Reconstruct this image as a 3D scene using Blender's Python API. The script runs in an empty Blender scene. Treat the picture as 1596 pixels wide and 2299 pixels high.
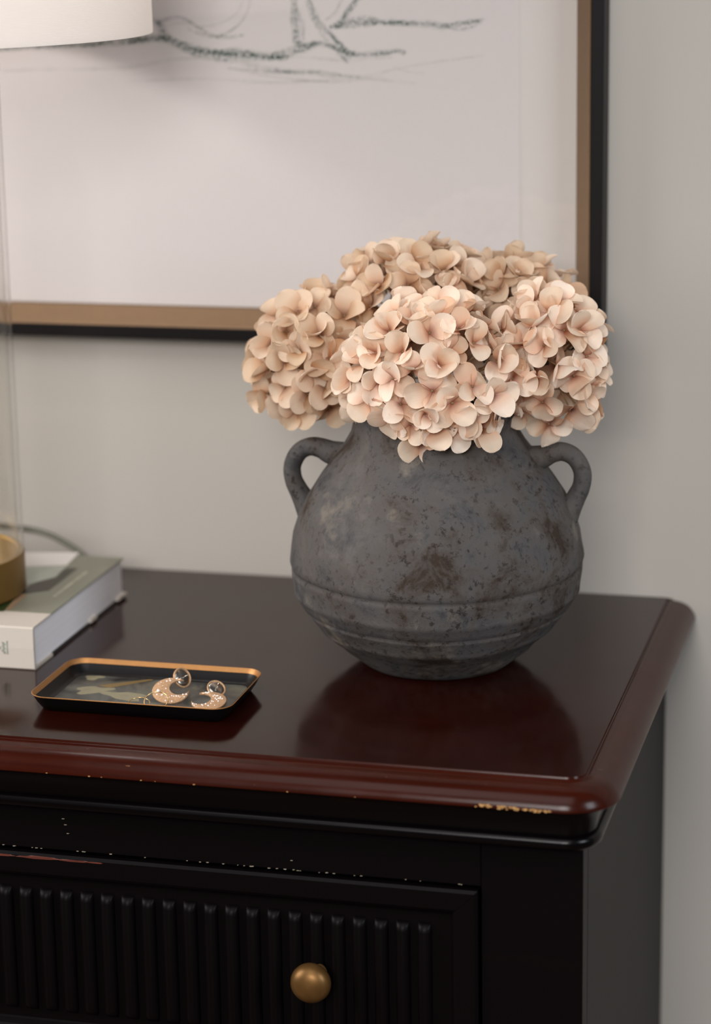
import bpy, bmesh, math, random
from mathutils import Vector, Matrix, Quaternion
random.seed(7)
PI = math.pi
SC = bpy.context.scene
COL = SC.collection

# ------------------------------------------------------------------ camera
CAM_POS = Vector((0.2833, -1.9408, 1.4258))
ROWS = ((0.967846, 0.250971, -0.016968), (-0.046542, 0.244957, 0.968416), (-0.247201, 0.936488, -0.248761))
cam_data = bpy.data.cameras.new('camera')
cam = bpy.data.objects.new('camera', cam_data); COL.objects.link(cam)
rx, up, fw = (Vector(r).normalized() for r in ROWS)
m = Matrix((( rx.x, up.x, -fw.x), (rx.y, up.y, -fw.y), (rx.z, up.z, -fw.z))).to_4x4()
m.translation = CAM_POS
cam.matrix_world = m
cam_data.sensor_fit = 'VERTICAL'; cam_data.sensor_height = 36.0; cam_data.sensor_width = 25.0
cam_data.lens = 85.1
cam_data.clip_start = 0.05
cam_data.dof.use_dof = True
cam_data.dof.focus_distance = (Vector((-0.0906, -0.275, 1.0841)) - CAM_POS).dot(fw)
cam_data.dof.aperture_fstop = 3.4
SC.camera = cam
try: SC.cycles.transparent_max_bounces = 24
except Exception: pass

# ------------------------------------------------------------------ light
world = bpy.data.worlds.new('world'); SC.world = world
world.use_nodes = True
world.node_tree.nodes['Background'].inputs[0].default_value = (0.96, 0.97, 1.0, 1)
world.node_tree.nodes['Background'].inputs[1].default_value = 0.08
def area(name, loc, target, sx, sy, power, col):
    d = bpy.data.lights.new(name, 'AREA'); d.shape = 'RECTANGLE'; d.size = sx; d.size_y = sy
    d.energy = power; d.color = col
    o = bpy.data.objects.new(name, d); COL.objects.link(o)
    o.location = loc
    o.rotation_euler = (Vector(target) - Vector(loc)).to_track_quat('-Z', 'Y').to_euler()
    return o
area('window_light', (0.15, -4.0, 2.35), (-0.15, -0.2, 1.1), 1.1, 1.0, 80, (1.0, 0.96, 0.93))
area('left_window_light', (-2.4, -1.35, 2.0), (-0.2, -0.15, 1.1), 1.2, 1.6, 55, (1.0, 0.955, 0.93))
area('right_window_light', (2.5, -1.7, 2.1), (-0.2, -0.3, 0.9), 0.9, 1.2, 38, (0.86, 0.93, 1.0))
area('ceiling_light', (-0.15, -1.75, 2.95), (-0.25, 0.0, 1.2), 1.7, 1.4, 15, (1.0, 0.97, 0.94))
SC.view_settings.view_transform = 'Standard'
SC.view_settings.look = 'None'
SC.view_settings.exposure = 0.0
SC.view_settings.gamma = 1.0
SC.view_settings.use_curve_mapping = False

# ------------------------------------------------------------------ helpers
def srgb(r, g, b):
    f = lambda c: (c/255/12.92) if c/255 <= 0.04045 else ((c/255+0.055)/1.055)**2.4
    return (f(r), f(g), f(b), 1)

def tag(o, label=None, cat=None, group=None, kind=None):
    if label: o['label'] = label
    if cat: o['category'] = cat
    if group: o['group'] = group
    if kind: o['kind'] = kind
    return o

def empty(name, loc=(0, 0, 0), rz=0):
    o = bpy.data.objects.new(name, None); COL.objects.link(o)
    o.location = loc; o.rotation_euler = (0, 0, rz); o.empty_display_size = 0.02
    return o

def link(name, me, mat, parent=None, world=True):
    """World-space mesh data; when parented the parent's transform is undone."""
    if mat is not None and not me.materials: me.materials.append(mat)
    o = bpy.data.objects.new(name, me); COL.objects.link(o)
    if parent is not None:
        o.parent = parent
        if world:
            o.matrix_parent_inverse = chain(parent).inverted()
    return o

def chain(o):
    mw = o.matrix_basis.copy()
    if o.parent is not None: mw = chain(o.parent) @ o.matrix_parent_inverse @ mw
    return mw

def mesh(name, verts, faces, smooth=False, sharp=None):
    me = bpy.data.meshes.new(name); me.from_pydata([tuple(v) for v in verts], [], faces); me.update()
    bm = bmesh.new(); bm.from_mesh(me); bmesh.ops.recalc_face_normals(bm, faces=bm.faces); bm.to_mesh(me); bm.free()
    if smooth:
        for p in me.polygons: p.use_smooth = True
        if sharp: me.set_sharp_from_angle(angle=math.radians(sharp))
    return me

class MB:
    def __init__(s): s.v = []; s.f = []
    def add(s, v, f):
        n = len(s.v); s.v += [Vector(p) for p in v]; s.f += [[i+n for i in q] for q in f]; return s
    def box(s, x0, x1, y0, y1, z0, z1):
        v = [(x, y, z) for x in (x0, x1) for y in (y0, y1) for z in (z0, z1)]
        return s.add(v, [(0,1,3,2),(4,6,7,5),(0,4,5,1),(2,3,7,6),(0,2,6,4),(1,5,7,3)])
    def loft(s, rings, cap0=True, cap1=True, closed=True):
        n = len(rings[0]); v = [p for r in rings for p in r]; f = []
        for i in range(len(rings)-1):
            for j in range(n if closed else n-1):
                k = (j+1) % n
                f.append((i*n+j, i*n+k, (i+1)*n+k, (i+1)*n+j))
        if cap0: f.append(tuple(range(n)))
        if cap1: f.append(tuple((len(rings)-1)*n+j for j in range(n)))
        return s.add(v, f)
    def lathe(s, prof, c, n=64, cap0=True, cap1=True):
        rings = [[(c[0]+r*math.cos(2*PI*j/n), c[1]+r*math.sin(2*PI*j/n), c[2]+z) for j in range(n)] for r, z in prof]
        return s.loft(rings, cap0, cap1)
    def tube(s, pts, rad, n=10, closed=False, flat=1.0, up=(0, 0, 1)):
        pts = [Vector(p) for p in pts]; m_ = len(pts); rings = []
        if not hasattr(rad, '__len__'): rad = [rad]*m_
        prev = None
        for i, p in enumerate(pts):
            a = pts[(i-1) % m_] if (closed or i > 0) else p
            b = pts[(i+1) % m_] if (closed or i < m_-1) else p
            t = (b-a).normalized()
            u = Vector(up) if prev is None else prev
            u = (u - t*u.dot(t))
            if u.length < 1e-4: u = t.orthogonal()
            u.normalize(); prev = u; w = t.cross(u)
            rings.append([p + rad[i]*(math.cos(2*PI*j/n)*u*flat + math.sin(2*PI*j/n)*w) for j in range(n)])
        if closed: rings.append(rings[0]); return s.loft(rings, False, False)
        return s.loft(rings)
    def build(s, name, mat, parent=None, smooth=False, sharp=None, bevel=0):
        me = mesh(name, s.v, s.f, smooth, sharp)
        o = link(name, me, mat, parent)
        if bevel:
            b = o.modifiers.new('bevel', 'BEVEL'); b.width = bevel; b.segments = 2; b.limit_method = 'ANGLE'
        return o

def spline(pts, n=6):
    """Catmull-Rom through points"""
    P = [Vector(p) for p in pts]; out = []
    for i in range(len(P)-1):
        p0 = P[max(i-1, 0)]; p1 = P[i]; p2 = P[i+1]; p3 = P[min(i+2, len(P)-1)]
        for k in range(n):
            t = k/n
            out.append(0.5*((2*p1) + (p2-p0)*t + (2*p0-5*p1+4*p2-p3)*t*t + (3*p1-p0-3*p2+p3)*t**3))
    out.append(P[-1]); return out

def rrect(x0, x1, y0, y1, z, r, seg=8):
    r = max(r, 1e-4); out = []
    for cx, cy, a0 in ((x1-r, y0+r, -PI/2), (x1-r, y1-r, 0), (x0+r, y1-r, PI/2), (x0+r, y0+r, PI)):
        for k in range(seg+1):
            a = a0 + k*PI/2/seg
            out.append((cx+r*math.cos(a), cy+r*math.sin(a), z))
    return out

# ------------------------------------------------------------------ materials
MATS = {}
def mat(name):
    m_ = bpy.data.materials.new(name); m_.use_nodes = True
    nt = m_.node_tree; b = nt.nodes['Principled BSDF']; MATS[name] = m_
    return m_, nt, b
def node(nt, t, **kw):
    n = nt.nodes.new(t)
    for k, v in kw.items():
        if k.startswith('i_'):
            key = k[2:]; key = int(key) if key.isdigit() else key.replace('_', ' ')
            n.inputs[key].default_value = v
        else: setattr(n, k, v)
    return n
def ramp(nt, stops, interp='LINEAR'):
    n = nt.nodes.new('ShaderNodeValToRGB'); e = n.color_ramp.elements; n.color_ramp.interpolation = interp
    while len(e) < len(stops): e.new(0.5)
    for el, (p, c) in zip(e, stops): el.position = p; el.color = c
    return n
def mixc(nt, fac, a, b, blend='MIX'):
    n = nt.nodes.new('ShaderNodeMix'); n.data_type = 'RGBA'; n.blend_type = blend
    for s, v in ((0, fac), (6, a), (7, b)):
        if hasattr(v, 'is_linked') or hasattr(v, 'links'): nt.links.new(v, n.inputs[s])
        else: n.inputs[s].default_value = v
    return n.outputs[2]
def coords(nt, scale=(1, 1, 1), kind='Object'):
    tc = nt.nodes.new('ShaderNodeTexCoord'); mp = nt.nodes.new('ShaderNodeMapping'); mp.inputs['Scale'].default_value = scale
    nt.links.new(tc.outputs[kind], mp.inputs[0]); return mp.outputs[0]
def noise(nt, vec, scale, detail=4, rough=0.5, dist=0):
    n = node(nt, 'ShaderNodeTexNoise'); n.inputs['Scale'].default_value = scale; n.inputs['Detail'].default_value = detail
    n.inputs['Roughness'].default_value = rough; n.inputs['Distortion'].default_value = dist
    nt.links.new(vec, n.inputs['Vector']); return n.outputs['Fac']
def bump(nt, b, h, strength, dist=0.001):
    n = node(nt, 'ShaderNodeBump'); n.inputs['Strength'].default_value = strength; n.inputs['Distance'].default_value = dist
    nt.links.new(h, n.inputs['Height']); nt.links.new(n.outputs[0], b.inputs['Normal']); return n
def simple(name, col, rough=0.5, metal=0.0, spec=0.5, var=0.0, vscale=30):
    m_, nt, b = mat(name); b.inputs['Roughness'].default_value = rough; b.inputs['Metallic'].default_value = metal
    b.inputs['Specular IOR Level'].default_value = spec
    if var:
        f = noise(nt, coords(nt), vscale, 5)
        dark = tuple(c*(1-var) for c in col[:3])+(1,)
        nt.links.new(mixc(nt, f, dark, tuple(min(1, c*(1+var)) for c in col[:3])+(1,)), b.inputs['Base Color'])
    else: b.inputs['Base Color'].default_value = col
    return m_

# painted wall
m_, nt, b = mat('wall_paint')
f = noise(nt, coords(nt), 3.0, 3)
nt.links.new(mixc(nt, f, srgb(176, 171, 164), srgb(180, 175, 168)), b.inputs['Base Color'])
b.inputs['Roughness'].default_value = 0.75; b.inputs['Specular IOR Level'].default_value = 0.3
bump(nt, b, noise(nt, coords(nt), 400, 2), 0.08, 0.0005)
simple('floor_oak', srgb(78, 56, 42), 0.5, var=0.2, vscale=6)

# mahogany top: reddish lacquer with lengthwise grain and small pale scratches
def mahogany(name, edge):
    m_, nt, b = mat(name)
    g1 = noise(nt, coords(nt, (2.5, 60, 60)), 3.0, 6, 0.6, 0.4)
    g2 = noise(nt, coords(nt, (14, 14, 14)), 1.2, 4)
    if edge: c = mixc(nt, g1, srgb(28, 6, 2), srgb(66, 20, 6))
    else: c = mixc(nt, g1, srgb(30, 6, 2), srgb(50, 12, 5))
    c2 = mixc(nt, g2, srgb(26, 6, 4), c)
    if edge: c2 = mixc(nt, 0.75, c2, c)
    # small pale nicks
    n3 = noise(nt, coords(nt, (40, 160, 160)), 3.5, 2)
    r3 = ramp(nt, [(0.76, (0, 0, 0, 1)), (0.80, (1, 1, 1, 1))]); nt.links.new(n3, r3.inputs[0])
    c3 = mixc(nt, r3.outputs[0], c2, srgb(140, 95, 60))
    nt.links.new(c3 if edge else c2, b.inputs['Base Color'])
    r = ramp(nt, [(0.3, (0.10,)*3+(1,) if not edge else (0.17,)*3+(1,)), (0.75, (0.2,)*3+(1,) if not edge else (0.28,)*3+(1,))]); nt.links.new(g2, r.inputs[0])
    nt.links.new(r.outputs[0], b.inputs['Roughness'])
    b.inputs['Specular IOR Level'].default_value = 0.31 if not edge else 0.2
    bump(nt, b, g1, 0.03, 0.0004)
mahogany('mahogany', False); mahogany('mahogany_edge', True)
simple('worn_wood', srgb(196, 150, 92), 0.6, var=0.35, vscale=300)

# black satin paint with rubbed brown patches
m_, nt, b = mat('black_paint')
n1 = noise(nt, coords(nt, (3, 20, 20)), 2.0, 4)
r1 = ramp(nt, [(0.66, (0, 0, 0, 1)), (0.80, (1, 1, 1, 1))]); nt.links.new(n1, r1.inputs[0])
nt.links.new(mixc(nt, r1.outputs[0], srgb(7, 4, 5), srgb(14, 7, 6)), b.inputs['Base Color'])
b.inputs['Roughness'].default_value = 0.44; b.inputs['Specular IOR Level'].default_value = 0.10
bump(nt, b, noise(nt, coords(nt, (60, 60, 12)), 6, 3), 0.08, 0.0004)
simple('black_gloss', srgb(5, 3, 4), 0.24, spec=0.2)
simple('chipped_paint', srgb(150, 138, 120), 0.7)
simple('rubbed_paint', srgb(92, 40, 28), 0.5, var=0.5, vscale=60)

# aged brass
m_, nt, b = mat('aged_brass')
f = noise(nt, coords(nt), 120, 4)
nt.links.new(mixc(nt, f, srgb(98, 69, 35), srgb(132, 96, 52)), b.inputs['Base Color'])
b.inputs['Metallic'].default_value = 0.65; b.inputs['Roughness'].default_value = 0.42
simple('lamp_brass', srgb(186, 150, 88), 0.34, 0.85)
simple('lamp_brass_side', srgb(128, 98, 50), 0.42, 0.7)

# weathered grey clay
m_, nt, b = mat('clay')
co = coords(nt)
big = noise(nt, co, 9, 6, 0.6, 0.6)
mid = noise(nt, co, 32, 8, 0.68, 0.4)
fine = noise(nt, co, 190, 5, 0.7)
rb = ramp(nt, [(0.34, (0, 0, 0, 1)), (0.54, (1, 1, 1, 1))]); nt.links.new(big, rb.inputs[0])
rm = ramp(nt, [(0.42, (0, 0, 0, 1)), (0.62, (1, 1, 1, 1))]); nt.links.new(mid, rm.inputs[0])
rmb = ramp(nt, [(0.34, (0, 0, 0, 1)), (0.66, (1, 1, 1, 1))]); nt.links.new(mid, rmb.inputs[0])
rf = ramp(nt, [(0.54, (0, 0, 0, 1)), (0.64, (1, 1, 1, 1))]); nt.links.new(fine, rf.inputs[0])
base = mixc(nt, rmb.outputs[0], srgb(64, 63, 64), srgb(108, 104, 101))
stain = mixc(nt, fine, srgb(36, 28, 23), srgb(66, 53, 43))
mx = node(nt, 'ShaderNodeMath', operation='MULTIPLY'); nt.links.new(rb.outputs[0], mx.inputs[0]); nt.links.new(rm.outputs[0], mx.inputs[1])
c1 = mixc(nt, mx.outputs[0], base, stain)
mx2 = node(nt, 'ShaderNodeMath', operation='MULTIPLY'); nt.links.new(rb.outputs[0], mx2.inputs[0]); nt.links.new(rf.outputs[0], mx2.inputs[1])
mx3 = node(nt, 'ShaderNodeMath', operation='MULTIPLY'); nt.links.new(mx2.outputs[0], mx3.inputs[0]); mx3.inputs[1].default_value = 0.85
c2 = mixc(nt, mx3.outputs[0], c1, srgb(36, 30, 27))
pale = noise(nt, co, 26, 5, 0.6); rp = ramp(nt, [(0.58, (0, 0, 0, 1)), (0.72, (0.6, 0.6, 0.6, 1))]); nt.links.new(pale, rp.inputs[0])
c3 = mixc(nt, rp.outputs[0], c2, srgb(136, 126, 113))
nt.links.new(c3, b.inputs['Base Color'])
b.inputs['Roughness'].default_value = 0.8; b.inputs['Specular IOR Level'].default_value = 0.25
hs = node(nt, 'ShaderNodeMath', operation='ADD'); nt.links.new(mid, hs.inputs[0]); nt.links.new(fine, hs.inputs[1])
bump(nt, b, hs.outputs[0], 0.35, 0.0015)

# silk petals: cream peach, blushing towards the claw (UV v = along the petal)
def petal_mat(name, tip, mid_, base_):
    m_, nt, b = mat(name)
    tc = node(nt, 'ShaderNodeTexCoord'); sp = node(nt, 'ShaderNodeSeparateXYZ'); nt.links.new(tc.outputs['UV'], sp.inputs[0])
    rr = ramp(nt, [(0.04, base_), (0.30, mid_), (0.66, tip), (1.0, tip)]); nt.links.new(sp.outputs['Y'], rr.inputs[0])
    oi = node(nt, 'ShaderNodeObjectInfo')
    hv = node(nt, 'ShaderNodeHueSaturation'); nt.links.new(rr.outputs[0], hv.inputs['Color'])
    mr = node(nt, 'ShaderNodeMapRange'); nt.links.new(oi.outputs['Random'], mr.inputs[0])
    mr.inputs[3].default_value = 0.86; mr.inputs[4].default_value = 1.08
    nt.links.new(mr.outputs[0], hv.inputs['Value'])
    mr2 = node(nt, 'ShaderNodeMapRange'); nt.links.new(oi.outputs['Random'], mr2.inputs[0])
    mr2.inputs[3].default_value = 1.15; mr2.inputs[4].default_value = 0.82
    nt.links.new(mr2.outputs[0], hv.inputs['Saturation'])
    nt.links.new(hv.outputs[0], b.inputs['Base Color'])
    b.inputs['Roughness'].default_value = 0.7; b.inputs['Specular IOR Level'].default_value = 0.2
    # fan veins
    mp = node(nt, 'ShaderNodeMapping'); mp.inputs['Scale'].default_value = (26, 2.0, 1); nt.links.new(tc.outputs['UV'], mp.inputs[0])
    bump(nt, b, noise(nt, mp.outputs[0], 1.0, 3), 0.25, 0.0008)
    tr = node(nt, 'ShaderNodeBsdfTranslucent'); nt.links.new(hv.outputs[0], tr.inputs[0])
    mx = node(nt, 'ShaderNodeMixShader'); mx.inputs[0].default_value = 0.3
    out = nt.nodes['Material Output']
    nt.links.new(b.outputs[0], mx.inputs[1]); nt.links.new(tr.outputs[0], mx.inputs[2]); nt.links.new(mx.outputs[0], out.inputs[0])
petal_mat('petal_pink', srgb(251, 231, 210), srgb(238, 200, 172), srgb(166, 100, 78))
petal_mat('petal_tan', srgb(236, 212, 186), srgb(218, 180, 148), srgb(146, 96, 70))
petal_mat('petal_peach', srgb(234, 196, 164), srgb(232, 184, 150), srgb(190, 122, 90))
simple('floret_eye', srgb(128, 104, 72), 0.7, var=0.3, vscale=400)
simple('stem_green', srgb(74, 72, 44), 0.7, var=0.3, vscale=80)

simple('frame_black', srgb(13, 9, 10), 0.5, spec=0.2, var=0.2, vscale=40)
simple('frame_gold', srgb(128, 101, 74), 0.5, 0.25, var=0.08, vscale=90)
m_, nt, b = mat('paper')
f = noise(nt, coords(nt), 5, 3)
nt.links.new(mixc(nt, f, srgb(217, 210, 208), srgb(221, 214, 212)), b.inputs['Base Color']); b.inputs['Roughness'].default_value = 0.85
b.inputs['Specular IOR Level'].default_value = 0.2
simple('mount_board', srgb(219, 213, 208), 0.85, spec=0.2)
def chalk(name, alpha):
    m_, nt, b = mat(name)
    b.inputs['Base Color'].default_value = srgb(78, 110, 100); b.inputs['Roughness'].default_value = 0.9
    b.inputs['Specular IOR Level'].default_value = 0.0
    n = noise(nt, coords(nt), 420, 4, 0.75); r = ramp(nt, [(0.42, (0, 0, 0, 1)), (0.64, (1, 1, 1, 1))]); nt.links.new(n, r.inputs[0])
    n2 = noise(nt, coords(nt), 60, 3); r2 = ramp(nt, [(0.3, (0.25, 0.25, 0.25, 1)), (0.65, (1, 1, 1, 1))]); nt.links.new(n2, r2.inputs[0])
    tc = node(nt, 'ShaderNodeTexCoord'); sp = node(nt, 'ShaderNodeSeparateXYZ'); nt.links.new(tc.outputs['UV'], sp.inputs[0])
    re = ramp(nt, [(0.0, (0, 0, 0, 1)), (0.5, (1, 1, 1, 1)), (1.0, (0, 0, 0, 1))]); nt.links.new(sp.outputs['X'], re.inputs[0])
    a = node(nt, 'ShaderNodeMath', operation='MULTIPLY'); nt.links.new(r.outputs[0], a.inputs[0]); nt.links.new(r2.outputs[0], a.inputs[1])
    a2 = node(nt, 'ShaderNodeMath', operation='MULTIPLY'); nt.links.new(a.outputs[0], a2.inputs[0]); nt.links.new(re.outputs[0], a2.inputs[1])
    a3 = node(nt, 'ShaderNodeMath', operation='MULTIPLY'); nt.links.new(a2.outputs[0], a3.inputs[0]); a3.inputs[1].default_value = alpha
    nt.links.new(a3.outputs[0], b.inputs['Alpha'])
for i, a in enumerate((0.30, 0.55, 0.85, 1.0)): chalk('chalk_%d' % i, a)

def glazing(name, tint, fac_scale, rough=0.0):
    m_, nt, b = mat(name); nt.nodes.remove(b)
    tr = node(nt, 'ShaderNodeBsdfTransparent'); tr.inputs[0].default_value = tint
    gl = node(nt, 'ShaderNodeBsdfGlossy'); gl.inputs['Roughness'].default_value = rough
    lw = node(nt, 'ShaderNodeLayerWeight'); lw.inputs[0].default_value = 0.5
    pw = node(nt, 'ShaderNodeMath', operation='POWER'); nt.links.new(lw.outputs['Facing'], pw.inputs[0]); pw.inputs[1].default_value = 5.0
    mu = node(nt, 'ShaderNodeMath', operation='MULTIPLY_ADD'); nt.links.new(pw.outputs[0], mu.inputs[0]); mu.inputs[1].default_value = 0.9*fac_scale; mu.inputs[2].default_value = 0.035*fac_scale
    mx = node(nt, 'ShaderNodeMixShader'); nt.links.new(mu.outputs[0], mx.inputs[0])
    nt.links.new(tr.outputs[0], mx.inputs[1]); nt.links.new(gl.outputs[0], mx.inputs[2])
    nt.links.new(mx.outputs[0], nt.nodes['Material Output'].inputs[0])
glazing('picture_glass', (0.97, 0.97, 0.97, 1), 0.8)
glazing('lamp_glass', (0.985, 0.982, 0.972, 1), 1.0)

# linen lamp shade
m_, nt, b = mat('linen')
w1 = node(nt, 'ShaderNodeTexNoise'); w1.inputs['Scale'].default_value = 1.0; w1.inputs['Detail'].default_value = 3
nt.links.new(coords(nt, (150, 150, 1400)), w1.inputs['Vector'])
nt.links.new(mixc(nt, w1.outputs['Fac'], srgb(248, 244, 241), srgb(254, 250, 248)), b.inputs['Base Color'])
b.inputs['Roughness'].default_value = 0.9; b.inputs['Specular IOR Level'].default_value = 0.1
bump(nt, b, w1.outputs['Fac'], 0.25, 0.0005)

tr = node(nt, 'ShaderNodeBsdfTranslucent'); tr.inputs[0].default_value = srgb(246, 238, 228)
mx = node(nt, 'ShaderNodeMixShader'); mx.inputs[0].default_value = 0.35
nt.links.new(b.outputs[0], mx.inputs[1]); nt.links.new(tr.outputs[0], mx.inputs[2]); nt.links.new(mx.outputs[0], nt.nodes['Material Output'].inputs[0])

simple('spine_cream', srgb(196, 187, 176), 0.6, spec=0.3, var=0.02, vscale=10)
m_, nt, b = mat('cover_photo')
f = noise(nt, coords(nt), 14, 4)
nt.links.new(mixc(nt, f, srgb(108, 108, 92), srgb(140, 140, 124)), b.inputs['Base Color']); b.inputs['Roughness'].default_value = 0.42
m_, nt, b = mat('page_edges')
f = noise(nt, coords(nt, (4, 4, 1800)), 1.0, 2)
nt.links.new(mixc(nt, f, srgb(220, 216, 220), srgb(246, 243, 245)), b.inputs['Base Color']); b.inputs['Roughness'].default_value = 0.8
simple('cover_white', srgb(222, 216, 212), 0.45); simple('cover_pale', srgb(168, 172, 160), 0.45, var=0.15, vscale=60)
simple('cover_dark', srgb(62, 58, 48), 0.45, var=0.2, vscale=60); simple('cover_leaf', srgb(40, 58, 22), 0.45, var=0.5, vscale=120)
simple('cover_brown', srgb(150, 122, 96), 0.45); simple('cover_text', srgb(176, 172, 152), 0.45)
simple('back_cover', srgb(36, 32, 30), 0.5)
simple('spine_ink', srgb(40, 104, 78), 0.6)

simple('tray_black', srgb(8, 7, 8), 0.34, spec=0.28)
simple('tray_gold', srgb(176, 126, 76), 0.42, 0.7, var=0.12, vscale=200)
m_, nt, b = mat('tray_print')
n1 = noise(nt, coords(nt), 34, 4, 0.6, 0.5)
rr = ramp(nt, [(0.36, srgb(30, 32, 32)), (0.52, srgb(78, 80, 76)), (0.66, srgb(104, 104, 90))]); nt.links.new(n1, rr.inputs[0])
nt.links.new(rr.outputs[0], b.inputs['Base Color']); b.inputs['Roughness'].default_value = 0.3
simple('print_petal', srgb(138, 131, 106), 0.35, var=0.25, vscale=160)
simple('print_stem', srgb(122, 100, 60), 0.35, var=0.2, vscale=160)
simple('rose_gold', srgb(196, 158, 122), 0.42, 0.5, var=0.45, vscale=700)
simple('gold_wire', srgb(228, 194, 140), 0.22, 1.0)
simple('silver', srgb(190, 184, 176), 0.2, 1.0)
m_, nt, b = mat('rhinestone'); b.inputs['Base Color'].default_value = srgb(250, 246, 244); b.inputs['Roughness'].default_value = 0.12; b.inputs['Specular IOR Level'].default_value = 1.0
simple('bulb_glass', srgb(240, 236, 228), 0.4)
simple('cord_grey', srgb(112, 112, 100), 0.6)

STROKES = [[0.00392, 3, [[-0.5554, 1.3003], [-0.531, 1.3017], [-0.4907, 1.3039], [-0.4508, 1.3057], [-0.4153, 1.3075], [-0.3937, 1.3089], [-0.3808, 1.3096]]], [0.00471, 2, [[-0.3904, 1.3241], [-0.3882, 1.319], [-0.3857, 1.3132], [-0.3793, 1.3096]]], [0.00196, 1, [[-0.3904, 1.3219], [-0.3755, 1.3269], [-0.364, 1.3244], [-0.3545, 1.3182], [-0.3413, 1.3117], [-0.3259, 1.3109], [-0.3155, 1.312]]], [0.00157, 1, [[-0.3642, 1.3172], [-0.3413, 1.311], [-0.3218, 1.3188], [-0.3115, 1.3313], [-0.3085, 1.3438]]], [0.00118, 0, [[-0.315, 1.3439], [-0.3195, 1.3314], [-0.3332, 1.3225], [-0.3526, 1.3189], [-0.3718, 1.3219], [-0.3876, 1.3154]]], [0.00431, 3, [[-0.4153, 1.3075], [-0.384, 1.3089], [-0.3648, 1.3027], [-0.3456, 1.2979], [-0.3225, 1.2965], [-0.2996, 1.2943], [-0.2805, 1.295], [-0.2683, 1.3001], [-0.2557, 1.3044]]], [0.00275, 1, [[-0.3802, 1.3063], [-0.3611, 1.2972], [-0.3419, 1.2925], [-0.3189, 1.29], [-0.2961, 1.2842], [-0.277, 1.2821], [-0.2581, 1.2821], [-0.2355, 1.28], [-0.2186, 1.2782]]], [0.00235, 2, [[-0.3571, 1.3001], [-0.334, 1.2972], [-0.311, 1.2958], [-0.2882, 1.294], [-0.2767, 1.2965]]], [0.00196, 0, [[-0.5321, 1.2824], [-0.4918, 1.284], [-0.4518, 1.2844], [-0.4122, 1.2863], [-0.3807, 1.2918], [-0.3535, 1.2936]]], [0.00157, 0, [[-0.4207, 1.2738], [-0.3735, 1.2761], [-0.3424, 1.2762], [-0.2963, 1.2737], [-0.2582, 1.2749], [-0.2205, 1.2772], [-0.1979, 1.2822], [-0.1719, 1.2876], [-0.1149, 1.2957]]], [0.00196, 1, [[-0.3305, 1.2856], [-0.3114, 1.2835], [-0.2809, 1.2821], [-0.2467, 1.2829]]], [0.00353, 2, [[-0.2725, 1.3436], [-0.2722, 1.3258], [-0.2717, 1.3151], [-0.27, 1.3072], [-0.2651, 1.3058]]], [0.00235, 1, [[-0.2702, 1.3436], [-0.269, 1.3312], [-0.2648, 1.3187], [-0.2654, 1.3072]]], [0.00275, 2, [[-0.2605, 1.3435], [-0.2551, 1.3293], [-0.2478, 1.3186], [-0.2405, 1.3115], [-0.2331, 1.3033], [-0.2254, 1.2929]]], [0.00235, 1, [[-0.2627, 1.3436], [-0.2571, 1.3275], [-0.2505, 1.3165], [-0.2432, 1.3051], [-0.2359, 1.2979], [-0.2278, 1.2893]]], [0.00353, 3, [[-0.2171, 1.3426], [-0.2263, 1.3299], [-0.2354, 1.3207], [-0.2419, 1.3179]]], [0.00157, 1, [[-0.2298, 1.3434], [-0.2375, 1.33], [-0.2459, 1.3239]]], [0.00314, 2, [[-0.243, 1.3179], [-0.2271, 1.3228], [-0.2085, 1.322], [-0.1826, 1.3216], [-0.1605, 1.3198], [-0.1458, 1.3183], [-0.1311, 1.3214], [-0.1155, 1.3235]]], [0.00235, 2, [[-0.2385, 1.3179], [-0.2197, 1.3192], [-0.2011, 1.3213], [-0.1807, 1.3219]]], [0.00196, 1, [[-0.1155, 1.3228], [-0.1239, 1.3183], [-0.1348, 1.3162], [-0.1458, 1.3183]]], [0.00235, 1, [[-0.2403, 1.3193], [-0.2234, 1.3249], [-0.2085, 1.3256], [-0.2011, 1.3227]]], [0.00275, 2, [[-0.243, 1.315], [-0.235, 1.3061], [-0.2239, 1.2972], [-0.2014, 1.2979], [-0.1847, 1.2993], [-0.1784, 1.2972]]], [0.00235, 2, [[-0.2996, 1.2936], [-0.2766, 1.3008], [-0.2576, 1.3047], [-0.2425, 1.3029], [-0.2276, 1.2979], [-0.2201, 1.2965]]], [0.00196, 1, [[-0.2575, 1.3072], [-0.2418, 1.3043], [-0.2314, 1.2958], [-0.227, 1.29]]], [0.00118, 0, [[-0.1904, 1.2865], [-0.1793, 1.283], [-0.1638, 1.2808]]], [0.00157, 0, [[-0.2355, 1.2793], [-0.2018, 1.2761], [-0.1702, 1.2733]]], [0.00157, 0, [[-0.2881, 1.2954], [-0.2578, 1.2936], [-0.224, 1.2915], [-0.1903, 1.2943]]], [0.00157, 0, [[-0.3115, 1.2809], [-0.2734, 1.2763], [-0.2356, 1.2742], [-0.198, 1.2786]]]]
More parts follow.
